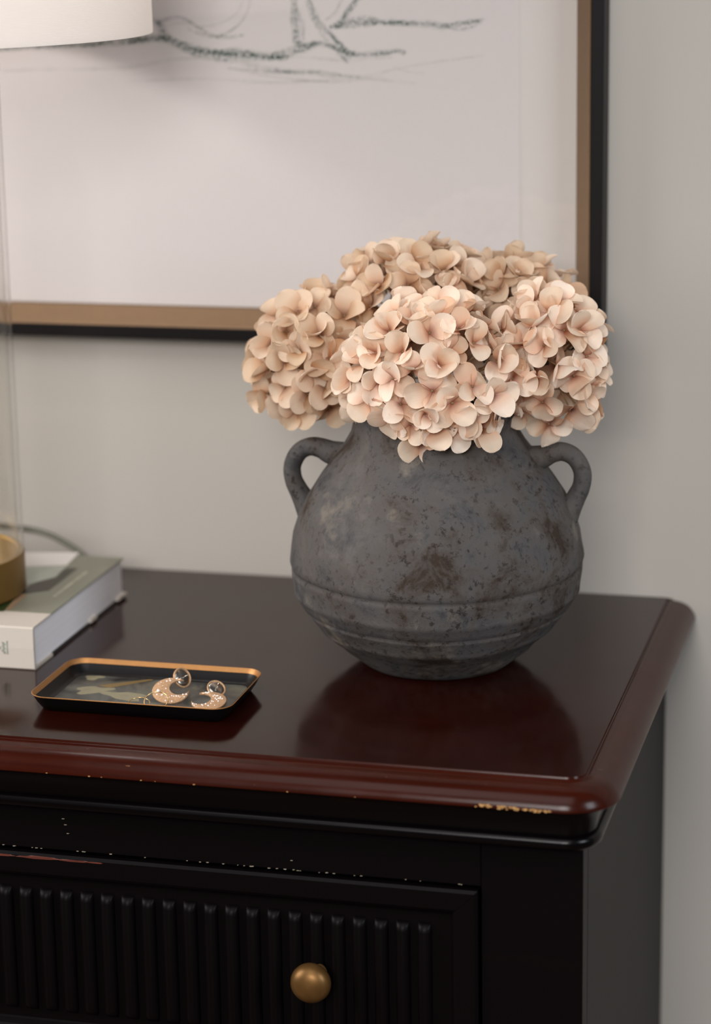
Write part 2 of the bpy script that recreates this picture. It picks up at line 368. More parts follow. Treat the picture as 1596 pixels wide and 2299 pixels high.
HEADS = {"front": [[-0.1069, -0.232, 1.077], [0.062, 0.055, 0.055], [[-0.0912, -0.2818, 1.0957], [-0.1007, -0.2693, 1.1171], [-0.1014, -0.2845, 1.0615], [-0.0822, -0.2724, 1.0468], [-0.1396, -0.2717, 1.1017], [-0.1317, -0.2637, 1.1162], [-0.13, -0.2457, 1.1262], [-0.1459, -0.2737, 1.0678], [-0.1242, -0.284, 1.086], [-0.1081, -0.2682, 1.0356], [-0.0542, -0.2549, 1.0947], [-0.07, -0.2622, 1.1092], [-0.0684, -0.275, 1.0802], [-0.1002, -0.2405, 1.131], [-0.0805, -0.2243, 1.1262], [-0.0585, -0.2181, 1.1118], [-0.0562, -0.2631, 1.0711], [-0.1181, -0.2785, 1.1046], [-0.0458, -0.2409, 1.0801], [-0.1621, -0.2569, 1.0794], [-0.0817, -0.2816, 1.0691], [-0.0812, -0.2599, 1.1186]]], "left": [[-0.2055, -0.185, 1.0797], [0.044, 0.044, 0.049], [[-0.217, -0.2125, 1.0437], [-0.1815, -0.2026, 1.1158], [-0.187, -0.2244, 1.087], [-0.2005, -0.2287, 1.0776], [-0.1963, -0.2218, 1.1045], [-0.2095, -0.2273, 1.0923], [-0.222, -0.2255, 1.0848], [-0.1952, -0.1844, 1.1273], [-0.203, -0.2061, 1.1226], [-0.2146, -0.2109, 1.118], [-0.2225, -0.2183, 1.1055], [-0.2345, -0.2153, 1.0944], [-0.2393, -0.2129, 1.075], [-0.244, -0.2012, 1.0535], [-0.2234, -0.2225, 1.0637], [-0.1915, -0.2246, 1.0652]]], "top": [[-0.1387, -0.155, 1.1177], [0.055, 0.046, 0.042], [[-0.1547, -0.1763, 1.1528], [-0.135, -0.1761, 1.1549], [-0.1214, -0.1449, 1.1591], [-0.101, -0.1428, 1.1541], [-0.1771, -0.1765, 1.1405], [-0.1557, -0.1926, 1.1381], [-0.134, -0.1943, 1.1392], [-0.1107, -0.1778, 1.1473], [-0.104, -0.1852, 1.1351], [-0.1281, -0.1838, 1.1495]]], "right": [[-0.0284, -0.188, 1.0831], [0.037, 0.042, 0.05], [[-0.0263, -0.2252, 1.0601], [-0.0408, -0.2241, 1.1025], [-0.0252, -0.2266, 1.1024], [-0.0447, -0.2037, 1.1239], [-0.0234, -0.2113, 1.1241], [-0.0122, -0.2167, 1.1122], [-0.0043, -0.2197, 1.0793], [-0.0301, -0.2298, 1.0785], [-0.0443, -0.2141, 1.0504], [-0.0244, -0.21, 1.0408], [0.0035, -0.1853, 1.0573], [-0.0081, -0.2117, 1.0522], [0.0031, -0.2088, 1.0921], [-0.0027, -0.2067, 1.1114], [-0.0155, -0.2271, 1.0883]]], "back": [[-0.0638, -0.13, 1.112], [0.044, 0.038, 0.034], [[-0.0583, -0.1497, 1.1407], [-0.038, -0.1483, 1.1342], [-0.0717, -0.1601, 1.1319], [-0.0447, -0.1585, 1.1289], [-0.0266, -0.1454, 1.1238]]]}
COVER_WHITE = [[-0.5002, -0.0898, 0.8845], [-0.4513, -0.0803, 0.8845], [-0.4474, -0.1195, 0.8845], [-0.483, -0.132, 0.8845]]
COVER_LIGHT = [[-0.483, -0.132, 0.8845], [-0.4464, -0.1221, 0.8845], [-0.4431, -0.1558, 0.8845], [-0.4581, -0.1815, 0.8845]]
COVER_DARK = [[-0.4546, -0.1808, 0.8845], [-0.4439, -0.1286, 0.8845], [-0.4348, -0.1268, 0.8845], [-0.434, -0.1938, 0.8845], [-0.454, -0.2107, 0.8845]]
COVER_TEXT = [[-0.4243, -0.2087, 0.8845], [-0.4236, -0.1356, 0.8845]]
COVER_STRIP = [[-0.4479, -0.2511, 0.8845], [-0.444, -0.2516, 0.8845], [-0.4469, -0.2093, 0.8845], [-0.4536, -0.2068, 0.8845]]
COVER_LEAF = [[-0.4571, -0.2579, 0.8845], [-0.4474, -0.256, 0.8845], [-0.4535, -0.2119, 0.8845], [-0.4632, -0.2254, 0.8845]]

ZT = 0.85          # height of the dresser's top surface

# ------------------------------------------------------------------ room
w = MB().box(-2.6, 2.4, 0.0, 0.12, 0.0, 2.7).build('wall_back', MATS['wall_paint']); tag(w, kind='structure')
w = MB().box(-2.6, 2.4, -4.2, 0.12, -0.1, 0.0).build('floor', MATS['floor_oak']); tag(w, kind='structure')

# ------------------------------------------------------------------ dresser
XO, YF = 0.0630, -0.459          # outer front right of the top
XL = XO - 1.06                    # outer left
YB = -0.002
dresser = empty('dresser', ((XO+XL)/2, -0.23, 0))
tag(dresser, 'black painted dresser with glossy red mahogany top and fluted drawers', 'dresser')
R0 = 0.036
def dring(o, z, seg=10):
    # front corners are rounded, the back is square against the wall
    r = max(R0+o, 0.0006); x0, x1, y0, y1 = XL-o, XO+o, YF-o, YB
    out = []
    for cx, cy, a0 in ((x1-r, y0+r, -PI/2), (x0+r, y0+r, PI)):
        arc = [(cx+r*math.cos(a0+k*PI/2/seg), cy+r*math.sin(a0+k*PI/2/seg), z) for k in range(seg+1)]
        out.append(arc)
    return out[1] + out[0] + [(x1, y1, z), (x0, y1, z)]
top_prof = [(-0.0236, 0.0), (-0.0233, -0.0004), (-0.0230, -0.0016), (-0.0222, -0.0019), (-0.0216, -0.0016), (-0.0212, -0.0009), (-0.0203, -0.0006), (-0.0194, -0.0010), (-0.0188, -0.0019), (-0.0176, -0.0023)]
board = MB().loft([dring(o, ZT+z) for o, z in [(-0.030, -0.006)] + [top_prof[0]]], True, True).build('top_board', MATS['mahogany'], dresser, True, 25)
edge_prof = top_prof + [(-0.0150, -0.0026), (-0.0110, -0.0037), (-0.0074, -0.0054), (-0.0042, -0.0080), (-0.0018, -0.0114), (-0.0005, -0.0142), (0.0, -0.0160), (0.0001, -0.0168), (-0.0008, -0.0176), (-0.0040, -0.0180), (-0.030, -0.0180)]
MB().loft([dring(o, ZT+z) for o, z in edge_prof], False, False).build('edge_moulding', MATS['mahogany_edge'], dresser, True, 40)
corn = [(-0.030, -0.0180), (-0.0065, -0.0180), (-0.0080, -0.0200), (-0.0112, -0.0240), (-0.0138, -0.0290), (-0.0152, -0.0345), (-0.0156, -0.0380),
        (-0.0166, -0.0384), (-0.0166, -0.0396), (-0.0140, -0.0402), (-0.0122, -0.0420), (-0.0116, -0.0446), (-0.0124, -0.0474), (-0.0146, -0.0494), (-0.0190, -0.0500), (-0.030, -0.0500)]
MB().loft([dring(o, ZT+z) for o, z in corn], False, False).build('cornice', MATS['black_gloss'], dresser, True, 50)
XB, YFB = 0.0392, -0.430
XBL = XL + (XO - XB)
ZC = ZT - 0.0500
TOE = 0.055
XD1 = -0.0311; XD0 = XL + (XO - XD1)          # drawer opening, symmetrical
MB().box(XB-0.018, XB, YFB+0.0201, YB, TOE, ZC).build('side_panel', MATS['black_paint'], dresser, bevel=0.0012)
MB().box(XBL, XBL+0.018, YFB+0.0201, YB, TOE, ZC).build('side_panel', MATS['black_paint'], dresser, bevel=0.0012)
MB().box(XBL+0.018, XB-0.018, YB-0.008, YB, TOE, ZC).build('back_panel', MATS['black_paint'], dresser)
MB().box(XD1, XB, YFB, YFB+0.02, TOE, ZC-0.0002).build('stile', MATS['black_paint'], dresser, bevel=0.0006)
MB().box(XBL, XD0, YFB, YFB+0.02, TOE, ZC-0.0002).build('stile', MATS['black_paint'], dresser, bevel=0.0006)
ROWH = 0.1765
DZ0 = ZT - 0.0864
MB().box(XD0+0.0003, XD1-0.0003, YFB+0.0003, YFB+0.02, DZ0, ZC-0.0002).build('rail', MATS['black_paint'], dresser, bevel=0.0006)
NROW = 4
for k in range(1, NROW+1):
    z1 = DZ0 - ROWH*k + 0.0175; z0 = DZ0 - ROWH*k
    if k == NROW: z0 = TOE
    MB().box(XD0+0.0003, XD1-0.0003, YFB+0.0003, YFB+0.02, z0, z1).build('rail', MATS['black_paint'], dresser, bevel=0.0006)
for x0 in (XBL+0.001, XB-0.061):
    for y0 in (YFB+0.001, YB-0.061):
        MB().loft([rrect(x0+0.008, x0+0.052, y0+0.008, y0+0.052, 0, 0.004, 3), rrect(x0, x0+0.06, y0, y0+0.06, TOE, 0.004, 3)]).build('foot', MATS['black_paint'], dresser)

# drawers: recessed panel, mitred frame with a sloping inner edge, fluting, knobs
dh = ROWH - 0.0175 - 0.0055
KX = (-0.1489, XD0 + XD1 + 0.1489)
def knob_mesh(n=36):
    prof = [(0.0001, 0.000), (0.0066, 0.0), (0.0068, -0.0015), (0.0056, -0.003), (0.0052, -0.007), (0.0068, -0.0105), (0.0105, -0.0125), (0.0130, -0.0155), (0.01345, -0.0185),
            (0.0126, -0.0220), (0.0105, -0.0248), (0.0076, -0.0266), (0.0040, -0.0276), (0.0001, -0.0279)]
    v = []; f = []
    for r, y in prof:
        v += [(r*math.cos(2*PI*j/n), y, r*math.sin(2*PI*j/n)) for j in range(n)]
    for i in range(len(prof)-1):
        for j in range(n): f.append((i*n+j, i*n+(j+1) % n, (i+1)*n+(j+1) % n, (i+1)*n+j))
    return mesh('knob', v, f, True)
def rib_mesh(h, hw=0.0052, d=0.0058):
    # half-round flute with coved ends, local origin at its foot on the panel
    prof = [(hw*math.cos(a), -d*math.sin(a)**0.85) for a in [PI*k/8 for k in range(9)]]
    v = []; rows = [(0.0, 0.12), (0.0016, 0.62), (0.0040, 0.92), (0.0068, 1.0), (h-0.0068, 1.0), (h-0.0040, 0.92), (h-0.0016, 0.62), (h, 0.12)]
    n = len(prof)
    for z, s in rows: v += [(x*(0.86+0.14*s), y*s, z) for x, y in prof]
    f = [(i*n+j, i*n+j+1, (i+1)*n+j+1, (i+1)*n+j) for i in range(len(rows)-1) for j in range(n-1)]
    f += [tuple(range(n)), tuple((len(rows)-1)*n+j for j in range(n)), ]
    return mesh('rib', v, f, True, 60)
KNOB_ME = knob_mesh(); KNOB_ME.materials.append(MATS['aged_brass'])
RIB_H = dh - 0.0315*2 + 0.006
RIB_ME = rib_mesh(RIB_H); RIB_ME.materials.append(MATS['black_paint'])
fx0, fx1 = XD0+0.0014, XD1-0.0022
PAN = YFB + 0.0035                # panel surface
def drawer_frame_prof():
    # (inset from the outer edge, y)
    return [(0.0, YFB+0.012), (0.0, YFB-0.0015), (0.0022, YFB-0.0030), (0.0150, YFB-0.0028), (0.0175, YFB-0.0012), (0.0200, PAN-0.0005), (0.0215, PAN)]
for k in range(NROW):
    zt = DZ0 - 0.0030 - ROWH*k; zb = zt - dh
    dr = MB().box(fx0+0.004, fx1-0.004, PAN, PAN+0.012, zb+0.004, zt-0.004).build('drawer', MATS['black_paint'], dresser)
    pr = drawer_frame_prof()
    corners = [(fx0, zb), (fx1, zb), (fx1, zt), (fx0, zt)]
    inw = [(1, 1), (-1, 1), (-1, -1), (1, -1)]
    for s in range(4):
        a, bb = corners[s], corners[(s+1) % 4]; ia, ib = inw[s], inw[(s+1) % 4]
        ra = [(a[0]+ia[0]*i, y, a[1]+ia[1]*i) for i, y in pr]; rb_ = [(bb[0]+ib[0]*i, y, bb[1]+ib[1]*i) for i, y in pr]
        e = 0.00012
        dv = (Vector(rb_[0])-Vector(ra[0])).normalized()*e
        MB().loft([[Vector(p)+dv for p in ra], [Vector(p)-dv for p in rb_]], True, True).build('drawer_frame', MATS['black_paint'], dr, False)
    nr = int((fx1 - fx0 - 0.08)/0.01557)+1
    x = -0.0719
    for i in range(nr):
        o = bpy.data.objects.new('rib', RIB_ME); COL.objects.link(o); o.parent = dr
        o.location = (x - 0.01557*i, PAN, (zt+zb)/2 - RIB_H/2)
        if o.location.x < fx0 + 0.03: bpy.data.objects.remove(o); break
    for kx in KX:
        o = bpy.data.objects.new('knob', KNOB_ME); COL.objects.link(o); o.parent = dr
        o.location = (kx, PAN-0.0035, (zt+zb)/2 + 0.0045); o.scale = (1.08, 1.0, 1.08)

# wear marks: chipped bare wood on the moulding, pale paint flecks, rubbed edges
def worn(name, pts, rad, mt, sx=1.6, sz=0.6):
    m_b = MB()
    for p, r in pts:
        n = 7; v = []; 
        for ring in (0.0, 0.75, 1.0):
            for j in range(n):
                a = 2*PI*j/n; q = r*ring*random.uniform(0.7, 1.15)
                v.append((p[0]+q*sx*math.cos(a), p[1]-(0.0003 if ring < 1 else -0.0004), p[2]+q*sz*math.sin(a)))
        f = [(i*n+j, i*n+(j+1) % n, (i+1)*n+(j+1) % n, (i+1)*n+j) for i in (0, 1) for j in range(n)]
        m_b.add(v, f)
    return m_b.build(name, mt, dresser)
pts = []
for i in range(46):
    x = random.choice([random.uniform(-0.03, 0.022), random.uniform(-0.012, 0.020)])
    pts.append(((x, YF-0.0001, ZT-0.0158-random.uniform(-0.0008, 0.0014)), random.uniform(0.0004, 0.0013)))
for i in range(14):
    pts.append(((random.uniform(-0.5, -0.03), YF-0.0001, ZT-0.0165), random.uniform(0.0003, 0.0007)))
tag(worn('chipped_edge', pts, 0, MATS['worn_wood']), 'bare pale wood chips along the moulding', kind='stuff')
pts = [((random.uniform(-0.5, XD1-0.005), YFB-0.0001, DZ0+random.uniform(0.0001, 0.0006)), random.uniform(0.0002, 0.0006)) for i in range(52)]
pts += [((-0.335, YFB-0.0001, ZT-0.062), 0.0006), ((-0.3335, YFB-0.0001, ZT-0.0665), 0.0006), ((-0.332, YFB-0.0001, ZT-0.073), 0.0005), ((-0.166, YFB-0.0001, ZT-0.079), 0.0005)]
tag(worn('paint_flecks', pts, 0, MATS['chipped_paint'], 2.2, 0.5), 'tiny pale flecks of chipped paint', kind='stuff')

pts = [((x, YFB-0.0030, DZ0-0.0030-0.0030), r) for x, r in ((-0.385, 0.010), (-0.355, 0.012), (-0.327, 0.009), (-0.312, 0.006))]
tag(worn('rubbed_patch', pts, 0, MATS['rubbed_paint'], 1.8, 0.12), 'rubbed brown wood on the drawer frame', kind='stuff')

# ------------------------------------------------------------------ framed picture
FX1, FZ0 = -0.0140, ZT+0.2105
FX0, FZ1 = FX1-1.02, FZ0+0.80
pic = empty('framed_picture', ((FX0+FX1)/2, 0, FZ0))
tag(pic, 'large framed green chalk drawing on white paper in black and gold frame', 'picture')
pr = [(0.0, -0.0005), (0.0, -0.0275), (0.0008, -0.0283), (0.0096, -0.0283), (0.0104, -0.0275), (0.0104, -0.0005)]
gp = [(0.0104, -0.0272), (0.0110, -0.0278), (0.0122, -0.0270), (0.0248, -0.0060), (0.0250, -0.0030), (0.0104, -0.0030)]
corners = [(FX0, FZ0), (FX1, FZ0), (FX1, FZ1), (FX0, FZ1)]
inw = [(1, 1), (-1, 1), (-1, -1), (1, -1)]
for s in range(4):
    a, bb = corners[s], corners[(s+1) % 4]; ia, ib = inw[s], inw[(s+1) % 4]
    fr = None
    for nm, P, mt in (('frame_side', pr, 'frame_black'), ('gold_bevel', gp, 'frame_gold')):
        o = MB().loft([[(a[0]+ia[0]*i, y, a[1]+ia[1]*i) for i, y in P], [(bb[0]+ib[0]*i, y, bb[1]+ib[1]*i) for i, y in P]]).build(nm, MATS[mt], fr or pic)
        if fr is None: fr = o
MB().box(FX0+0.011, FX1-0.011, -0.0036, -0.0006, FZ0+0.011, FZ1-0.011).build('mount_board', MATS['mount_board'], pic)
sheet = MB().box(FX0+0.075, -0.0851, -0.0047, -0.0037, FZ0+0.0255, FZ1-0.0255).build('paper_sheet', MATS['paper'], pic)
MB().box(FX0+0.0246, FX1-0.0246, -0.0076, -0.0062, FZ0+0.0246, FZ1-0.0246).build('glass_pane', MATS['picture_glass'], pic)
def ribbon(pts, width, y, taper=True):
    P = spline([(p[0], y, p[1]) for p in pts], 7); v = []; f = []; n = len(P)
    for i, p in enumerate(P):
        t = (P[min(i+1, n-1)] - P[max(i-1, 0)]).normalized(); nn = Vector((-t.z, 0, t.x))
        wv = width*(0.35+0.65*math.sin(PI*(0.04+0.92*i/(n-1)))**0.6)*random.uniform(0.75, 1.2)
        v += [p-nn*wv/2, p+nn*wv/2]
    for i in range(n-1): f.append((2*i, 2*i+1, 2*i+3, 2*i+2))
    return v, f
si = 0
for wd, op, pts in STROKES:
    for rep in range(3 if op >= 2 else (2 if op == 1 else 1)):
        j = wd*(0.0 if rep == 0 else 0.9)
        pp = [(x+random.uniform(-j, j), z+random.uniform(-j, j)*0.8) for x, z in pts]
        v, f = ribbon(pp, wd*(2.0 if rep == 0 else random.uniform(0.9, 1.7)), -0.00475-0.00001*(si % 12)); si += 1
        me = bpy.data.meshes.new('chalk_stroke'); me.from_pydata([tuple(p) for p in v], [], f)
        uv = me.uv_layers.new()
        for lp in me.loops: uv.data[lp.index].uv = (0.02 if lp.vertex_index % 2 == 0 else 0.98, 0.5)
        link('chalk_stroke', me, MATS['chalk_%d' % max(0, op-(1 if rep else 0))], sheet)

# ------------------------------------------------------------------ vase
VX, VY = -0.112, -0.2026
vp = [(0.0002, 0.0), (0.050, 0.0), (0.0560, 0.0012), (0.0600, 0.0046), (0.0725, 0.0146), (0.0800, 0.0225), (0.0822, 0.0238), (0.0872, 0.0285), (0.0896, 0.0300), (0.0904, 0.0316), (0.0930, 0.0352), (0.0985, 0.0425), (0.1002, 0.0445), (0.0998, 0.0458), (0.1020, 0.0474), (0.1046, 0.0515),
      (0.1068, 0.0555), (0.1088, 0.0580), (0.1088, 0.0600), (0.1096, 0.0650), (0.1110, 0.0730), (0.1112, 0.0758), (0.1099, 0.0774), (0.1114, 0.0790), (0.1125, 0.0822), (0.1121, 0.0860), (0.1112, 0.0920), (0.1098, 0.1025), (0.1054, 0.1171), (0.0983, 0.1318), (0.0887, 0.1464), (0.0775, 0.1611), (0.0690, 0.1718), (0.0635, 0.1810), (0.0620, 0.1880), (0.0632, 0.1945),
      (0.0662, 0.2000), (0.0668, 0.2025), (0.0655, 0.2042), (0.0625, 0.2035), (0.0590, 0.1960), (0.0575, 0.1880), (0.0600, 0.1790), (0.0740, 0.1600), (0.0940, 0.1318), (0.1050, 0.1000), (0.1060, 0.0740), (0.0930, 0.0430), (0.0680, 0.0160), (0.0500, 0.0080), (0.0002, 0.0070)]
n = 96
rings = []
for i, (r, z) in enumerate(vp):
    ring = []
    for j in range(n):
        a = 2*PI*j/n
        # hand thrown: slight wobble, grooves wander
        wob = 1 + 0.006*math.sin(2*a+1.3+z*20) + 0.004*math.sin(5*a+z*55) + 0.003*math.sin(9*a-z*90)
        wz = 0.0016*math.sin(a*1.0+0.6) + 0.0008*math.sin(3*a+2) if 0.02 < z < 0.088 else 0
        rr_ = r*(wob if r > 0.01 else 1)
        ring.append((rr_*math.cos(a), rr_*math.sin(a), z+wz))
    rings.append(ring)
vase_mb = MB().loft(rings, False, False)
vase_me = mesh('vase', vase_mb.v, vase_mb.f, True)
vase_me.materials.append(MATS['clay'])
vase = bpy.data.objects.new('vase', vase_me); COL.objects.link(vase); vase.location = (VX, VY, ZT)
tag(vase, 'round weathered grey clay vase with two loop handles, holding the hydrangeas', 'vase')
for sgn in (1, -1):
    hp = [(0.070, 0.1600), (0.0800, 0.1618), (0.0880, 0.1652), (0.0965, 0.1662), (0.1050, 0.1618), (0.1105, 0.1515), (0.1100, 0.1405), (0.1058, 0.1310), (0.1020, 0.1240), (0.0985, 0.1165)]
    hr = [0.0100, 0.0090, 0.0076, 0.0070, 0.0068, 0.0068, 0.0068, 0.0074, 0.0086, 0.0098]
    ang = math.radians(5)
    P = spline([(sgn*r*math.cos(ang), sgn*r*math.sin(ang), z) for r, z in hp], 4)
    Rr = []
    for i in range(len(hp)-1):
        for k in range(4): Rr.append(hr[i]+(hr[i+1]-hr[i])*k/4)
    Rr.append(hr[-1])
    h_mb = MB().tube(P, Rr, 16, up=(0, 1, 0), flat=1.25)
    me = mesh('handle', h_mb.v, h_mb.f, True); me.materials.append(MATS['clay'])
    o = bpy.data.objects.new('handle', me); COL.objects.link(o); o.parent = vase

# ------------------------------------------------------------------ hydrangeas
def petal_mesh(i):
    rnd = random.Random(100+i)
    L = 0.0190*rnd.uniform(0.9, 1.1); W = 0.0188*rnd.uniform(0.9, 1.12)
    nu, nv = 6, 9
    cup = rnd.uniform(-0.05, 0.40); rec = rnd.uniform(-0.35, 0.25); fold = rnd.choice([0, 0, 0, 0.3, 0.7]); rip = rnd.uniform(0.0002, 0.0008); ph = rnd.uniform(0, 6)
    ov = rnd.uniform(0.52, 0.62)
    v = []; uvs = []
    for a in range(nv+1):
        th = 0.28 + (PI-0.28-0.06)*a/nv
        t = ov - ov*math.cos(th) if th < PI/2 else ov - (1-ov)*math.cos(th)
        hw = 0.5*W*math.sin(th)**0.9
        if a == 0: hw = 0.0012
        elif a == 1: hw *= 0.62
        elif a == 2: hw *= 0.88
        for c in range(nu+1):
            u = c/nu*2-1
            x = hw*math.sin(u*PI/2)*0.5 + hw*u*0.5; y = L*t
            q = hw/(0.5*W)
            z = cup*0.5*L*(u*u)*q*q + rec*L*(t*t)*0.55 + fold*abs(x)*0.5*(1-0.4*t) + rip*math.sin(u*5+ph)*t + rip*math.sin(t*8+ph*2)*abs(u)
            v.append((x, y, z)); uvs.append((c/nu, t))
    f = [(a*(nu+1)+c, a*(nu+1)+c+1, (a+1)*(nu+1)+c+1, (a+1)*(nu+1)+c) for a in range(nv) for c in range(nu)]
    me = bpy.data.meshes.new('petal'); me.from_pydata(v, [], f)
    uv = me.uv_layers.new()
    for lp in me.loops: uv.data[lp.index].uv = uvs[lp.vertex_index]
    for p in me.polygons: p.use_smooth = True
    return me
PETALS = {}
for mname in ('petal_pink', 'petal_tan', 'petal_peach'):
    PETALS[mname] = []
    for i in range(12):
        me = petal_mesh(i); me.materials.append(MATS[mname]); PETALS[mname].append(me)
# floret eye with a thin stalk going inward (local -Z)
fm = MB().lathe([(0.0001, 0.0016), (0.0009, 0.0013), (0.0013, 0.0005), (0.0011, -0.0004), (0.0006, -0.0012), (0.0006, -0.012), (0.0007, -0.026), (0.0001, -0.0262)], (0, 0, 0), 7, False, False)
FLORET_ME = mesh('floret', fm.v, fm.f, True); FLORET_ME.materials.append(MATS['floret_eye'])

LAB = {'front': 'pale pink hydrangea head at the front, hanging over the vase rim',
       'left': 'tan hydrangea head at the left of the bunch with one drooping floret',
       'top': 'cream hydrangea head rising highest at the back of the bunch',
       'right': 'peach hydrangea head at the right of the bunch beside the frame corner',
       'back': 'small beige hydrangea head tucked behind the right one, against the picture'}
def floret(head, pos, nrm, spin, openness, scale, mset):
    q = nrm.to_track_quat('Z', 'Y')
    o = bpy.data.objects.new('floret', FLORET_ME); COL.objects.link(o); o.parent = head
    o.matrix_parent_inverse = Matrix.Identity(4)
    o.location = pos - head.location; o.rotation_mode = 'QUATERNION'
    o.rotation_quaternion = q @ Quaternion((0, 0, 1), spin); o.scale = (scale,)*3
    for k in range(4):
        pm = random.choice(PETALS[mset if random.random() < 0.975 else 'petal_peach'])
        p = bpy.data.objects.new('petal', pm); COL.objects.link(p); p.parent = o
        tilt = openness + random.gauss(0, 0.38)
        p.rotation_mode = 'QUATERNION'
        p.rotation_quaternion = Quaternion((0, 0, 1), k*PI/2 + random.gauss(0, 0.10)) @ Quaternion((1, 0, 0), tilt) @ Quaternion((0, 1, 0), random.gauss(0, 0.18))
        p.location = (0, 0, 0.0004*(k % 2)); sc = random.uniform(0.88, 1.1); p.scale = (sc,)*3
for key, (c, r, fl) in HEADS.items():
    c = Vector(c); r = Vector(r)
    neck = Vector((VX, VY, ZT+0.19)) + (c-Vector((VX, VY, c.z)))*0.32
    foot = Vector((VX, VY, ZT+0.02)) - (c-Vector((VX, VY, c.z)))*0.25
    head = empty('hydrangea', foot)
    tag(head, LAB[key], 'flower', 'hydrangea stems in the grey vase')
    stem = spline([foot, (foot+neck)/2 + Vector((0, 0, 0.01)), neck, neck*0.45+c*0.55+Vector((0, 0, 0.012)), c], 6)
    MB().tube(stem, 0.0024, 8).build('stem', MATS['stem_green'], head, True)
    mset = 'petal_pink' if key in ('front', 'right') else 'petal_tan'
    pos = [Vector(p) for p in fl]
    fixed = len(pos)
    rnd = random.Random(hash(key) % 1 + len(key)*17 + ord(key[0]))
    tries = 0
    while tries < 2600:
        tries += 1
        d = Vector((rnd.gauss(0, 1), rnd.gauss(0, 1), rnd.gauss(0, 1))).normalized()
        if d.z < -0.72: continue
        s = rnd.uniform(0.90, 1.0)
        p = c + Vector((d.x*r.x, d.y*r.y, d.z*r.z))*s
        # no petals inside the clay neck or another head
        if (Vector((p.x-VX, p.y-VY)).length < 0.070 and p.z < ZT+0.205): continue
        if any(((p.x-HEADS[k2][0][0])/HEADS[k2][1][0])**2 + ((p.y-HEADS[k2][0][1])/HEADS[k2][1][1])**2 + ((p.z-HEADS[k2][0][2])/HEADS[k2][1][2])**2 < 0.62 for k2 in HEADS if k2 != key): continue
        if min([(p-q).length for q in pos] or [1]) < 0.0150: continue
        pos.append(p)
    for i, p in enumerate(pos):
        d = p-c; nn = Vector((d.x/r.x**2, d.y/r.y**2, d.z/r.z**2)).normalized()
        nn = (nn + 0.30*Vector((random.gauss(0, 1), random.gauss(0, 1), random.gauss(0, 1))) + Vector((0, 0, 0.12))).normalized()
        if i < fixed: nn = (nn + 0.35*(CAM_POS-p).normalized()).normalized()
        op = random.uniform(0.0, 0.75)
        spin = random.uniform(0, PI)
        if key == 'left' and i == 0: nn = (CAM_POS-p).normalized()+Vector((-0.1, 0, -0.1)); nn.normalize(); op = 0.08; spin = 0.9
        if key == 'front' and i in (3, 9): nn = (CAM_POS-p).normalized()+Vector((0.1, 0, -0.25)); nn.normalize(); op = 0.15; spin = 0.5
        floret(head, p, nn, spin, op, random.uniform(0.84, 1.04), mset)

# ------------------------------------------------------------------ book
BX1, BX0, BY0, BY1 = -0.4085, -0.6800, -0.2923, -0.0885
book = empty('book', ((BX0+BX1)/2, (BY0+BY1)/2, ZT))
tag(book, 'thick book with cream spine and grey green photo cover, lying under the lamp', 'book')
BT = 0.0342
SPL = -0.2545          # where the cream of the spine ends on the covers
MB().box(BX0+0.003, BX1-0.0012, BY0+0.003, BY1-0.004, ZT+0.0026, ZT+BT-0.0014).build('page_block', MATS['page_edges'], book)
def cover_top(y0, y1, z0, z1): return MB().box(BX0, BX1, y0, y1, z0, z1)
cov = cover_top(SPL, BY1, ZT+BT-0.0014, ZT+BT).build('front_cover', MATS['cover_photo'], book, bevel=0.0004)
spn = MB().loft([[(x, y, z) for y, z in [(SPL, ZT), (BY0+0.001, ZT), (BY0, ZT+0.001), (BY0-0.0006, ZT+BT*0.5), (BY0, ZT+BT-0.0012), (BY0+0.0012, ZT+BT), (SPL, ZT+BT), (SPL, ZT+BT-0.0014), (BY0+0.0025, ZT+BT-0.0014), (BY0+0.0025, ZT+0.0024), (SPL, ZT+0.0024)]] for x in (BX0, BX1)]).build('spine', MATS['spine_cream'], book)
cover_top(SPL, BY1, ZT, ZT+0.0020).build('back_cover', MATS['back_cover'], book)
MB().box(BX0, BX1+0.0018, BY1-0.020, BY1+0.0006, ZT+0.0022, ZT+0.0040).build('jacket_flap', MATS['spine_cream'], book)
MB().box(BX1-0.010, BX1+0.0010, -0.172, -0.158, ZT+0.0021, ZT+0.0046).build('jacket_flap', MATS['spine_cream'], book)
def flat_poly(name, pts, mt, parent, z, th=0.00012):
    n = len(pts)
    return MB().loft([[(p[0], p[1], z) for p in pts], [(p[0], p[1], z+th) for p in pts]]).build(name, MATS[mt], parent)
zc = ZT+BT
flat_poly('cover_print', COVER_DARK, 'cover_dark', cov, zc+0.00001)
flat_poly('cover_print', COVER_WHITE, 'cover_white', cov, zc+0.00003)
flat_poly('cover_print', COVER_LIGHT, 'cover_pale', cov, zc+0.00005)
flat_poly('cover_print', COVER_LEAF, 'cover_leaf', cov, zc+0.00007)
flat_poly('cover_print', COVER_STRIP, 'cover_brown', cov, zc+0.00009)
y = COVER_TEXT[0][1]; tb = MB()
rt = random.Random(5)
while y < COVER_TEXT[1][1]:
    L = rt.uniform(0.0015, 0.0032); tb.box(-0.4252, -0.4222, y, y+L, zc, zc+0.0001); y += L + rt.choice([0.0009, 0.0009, 0.003])
tb.build('cover_lettering', MATS['cover_text'], cov)
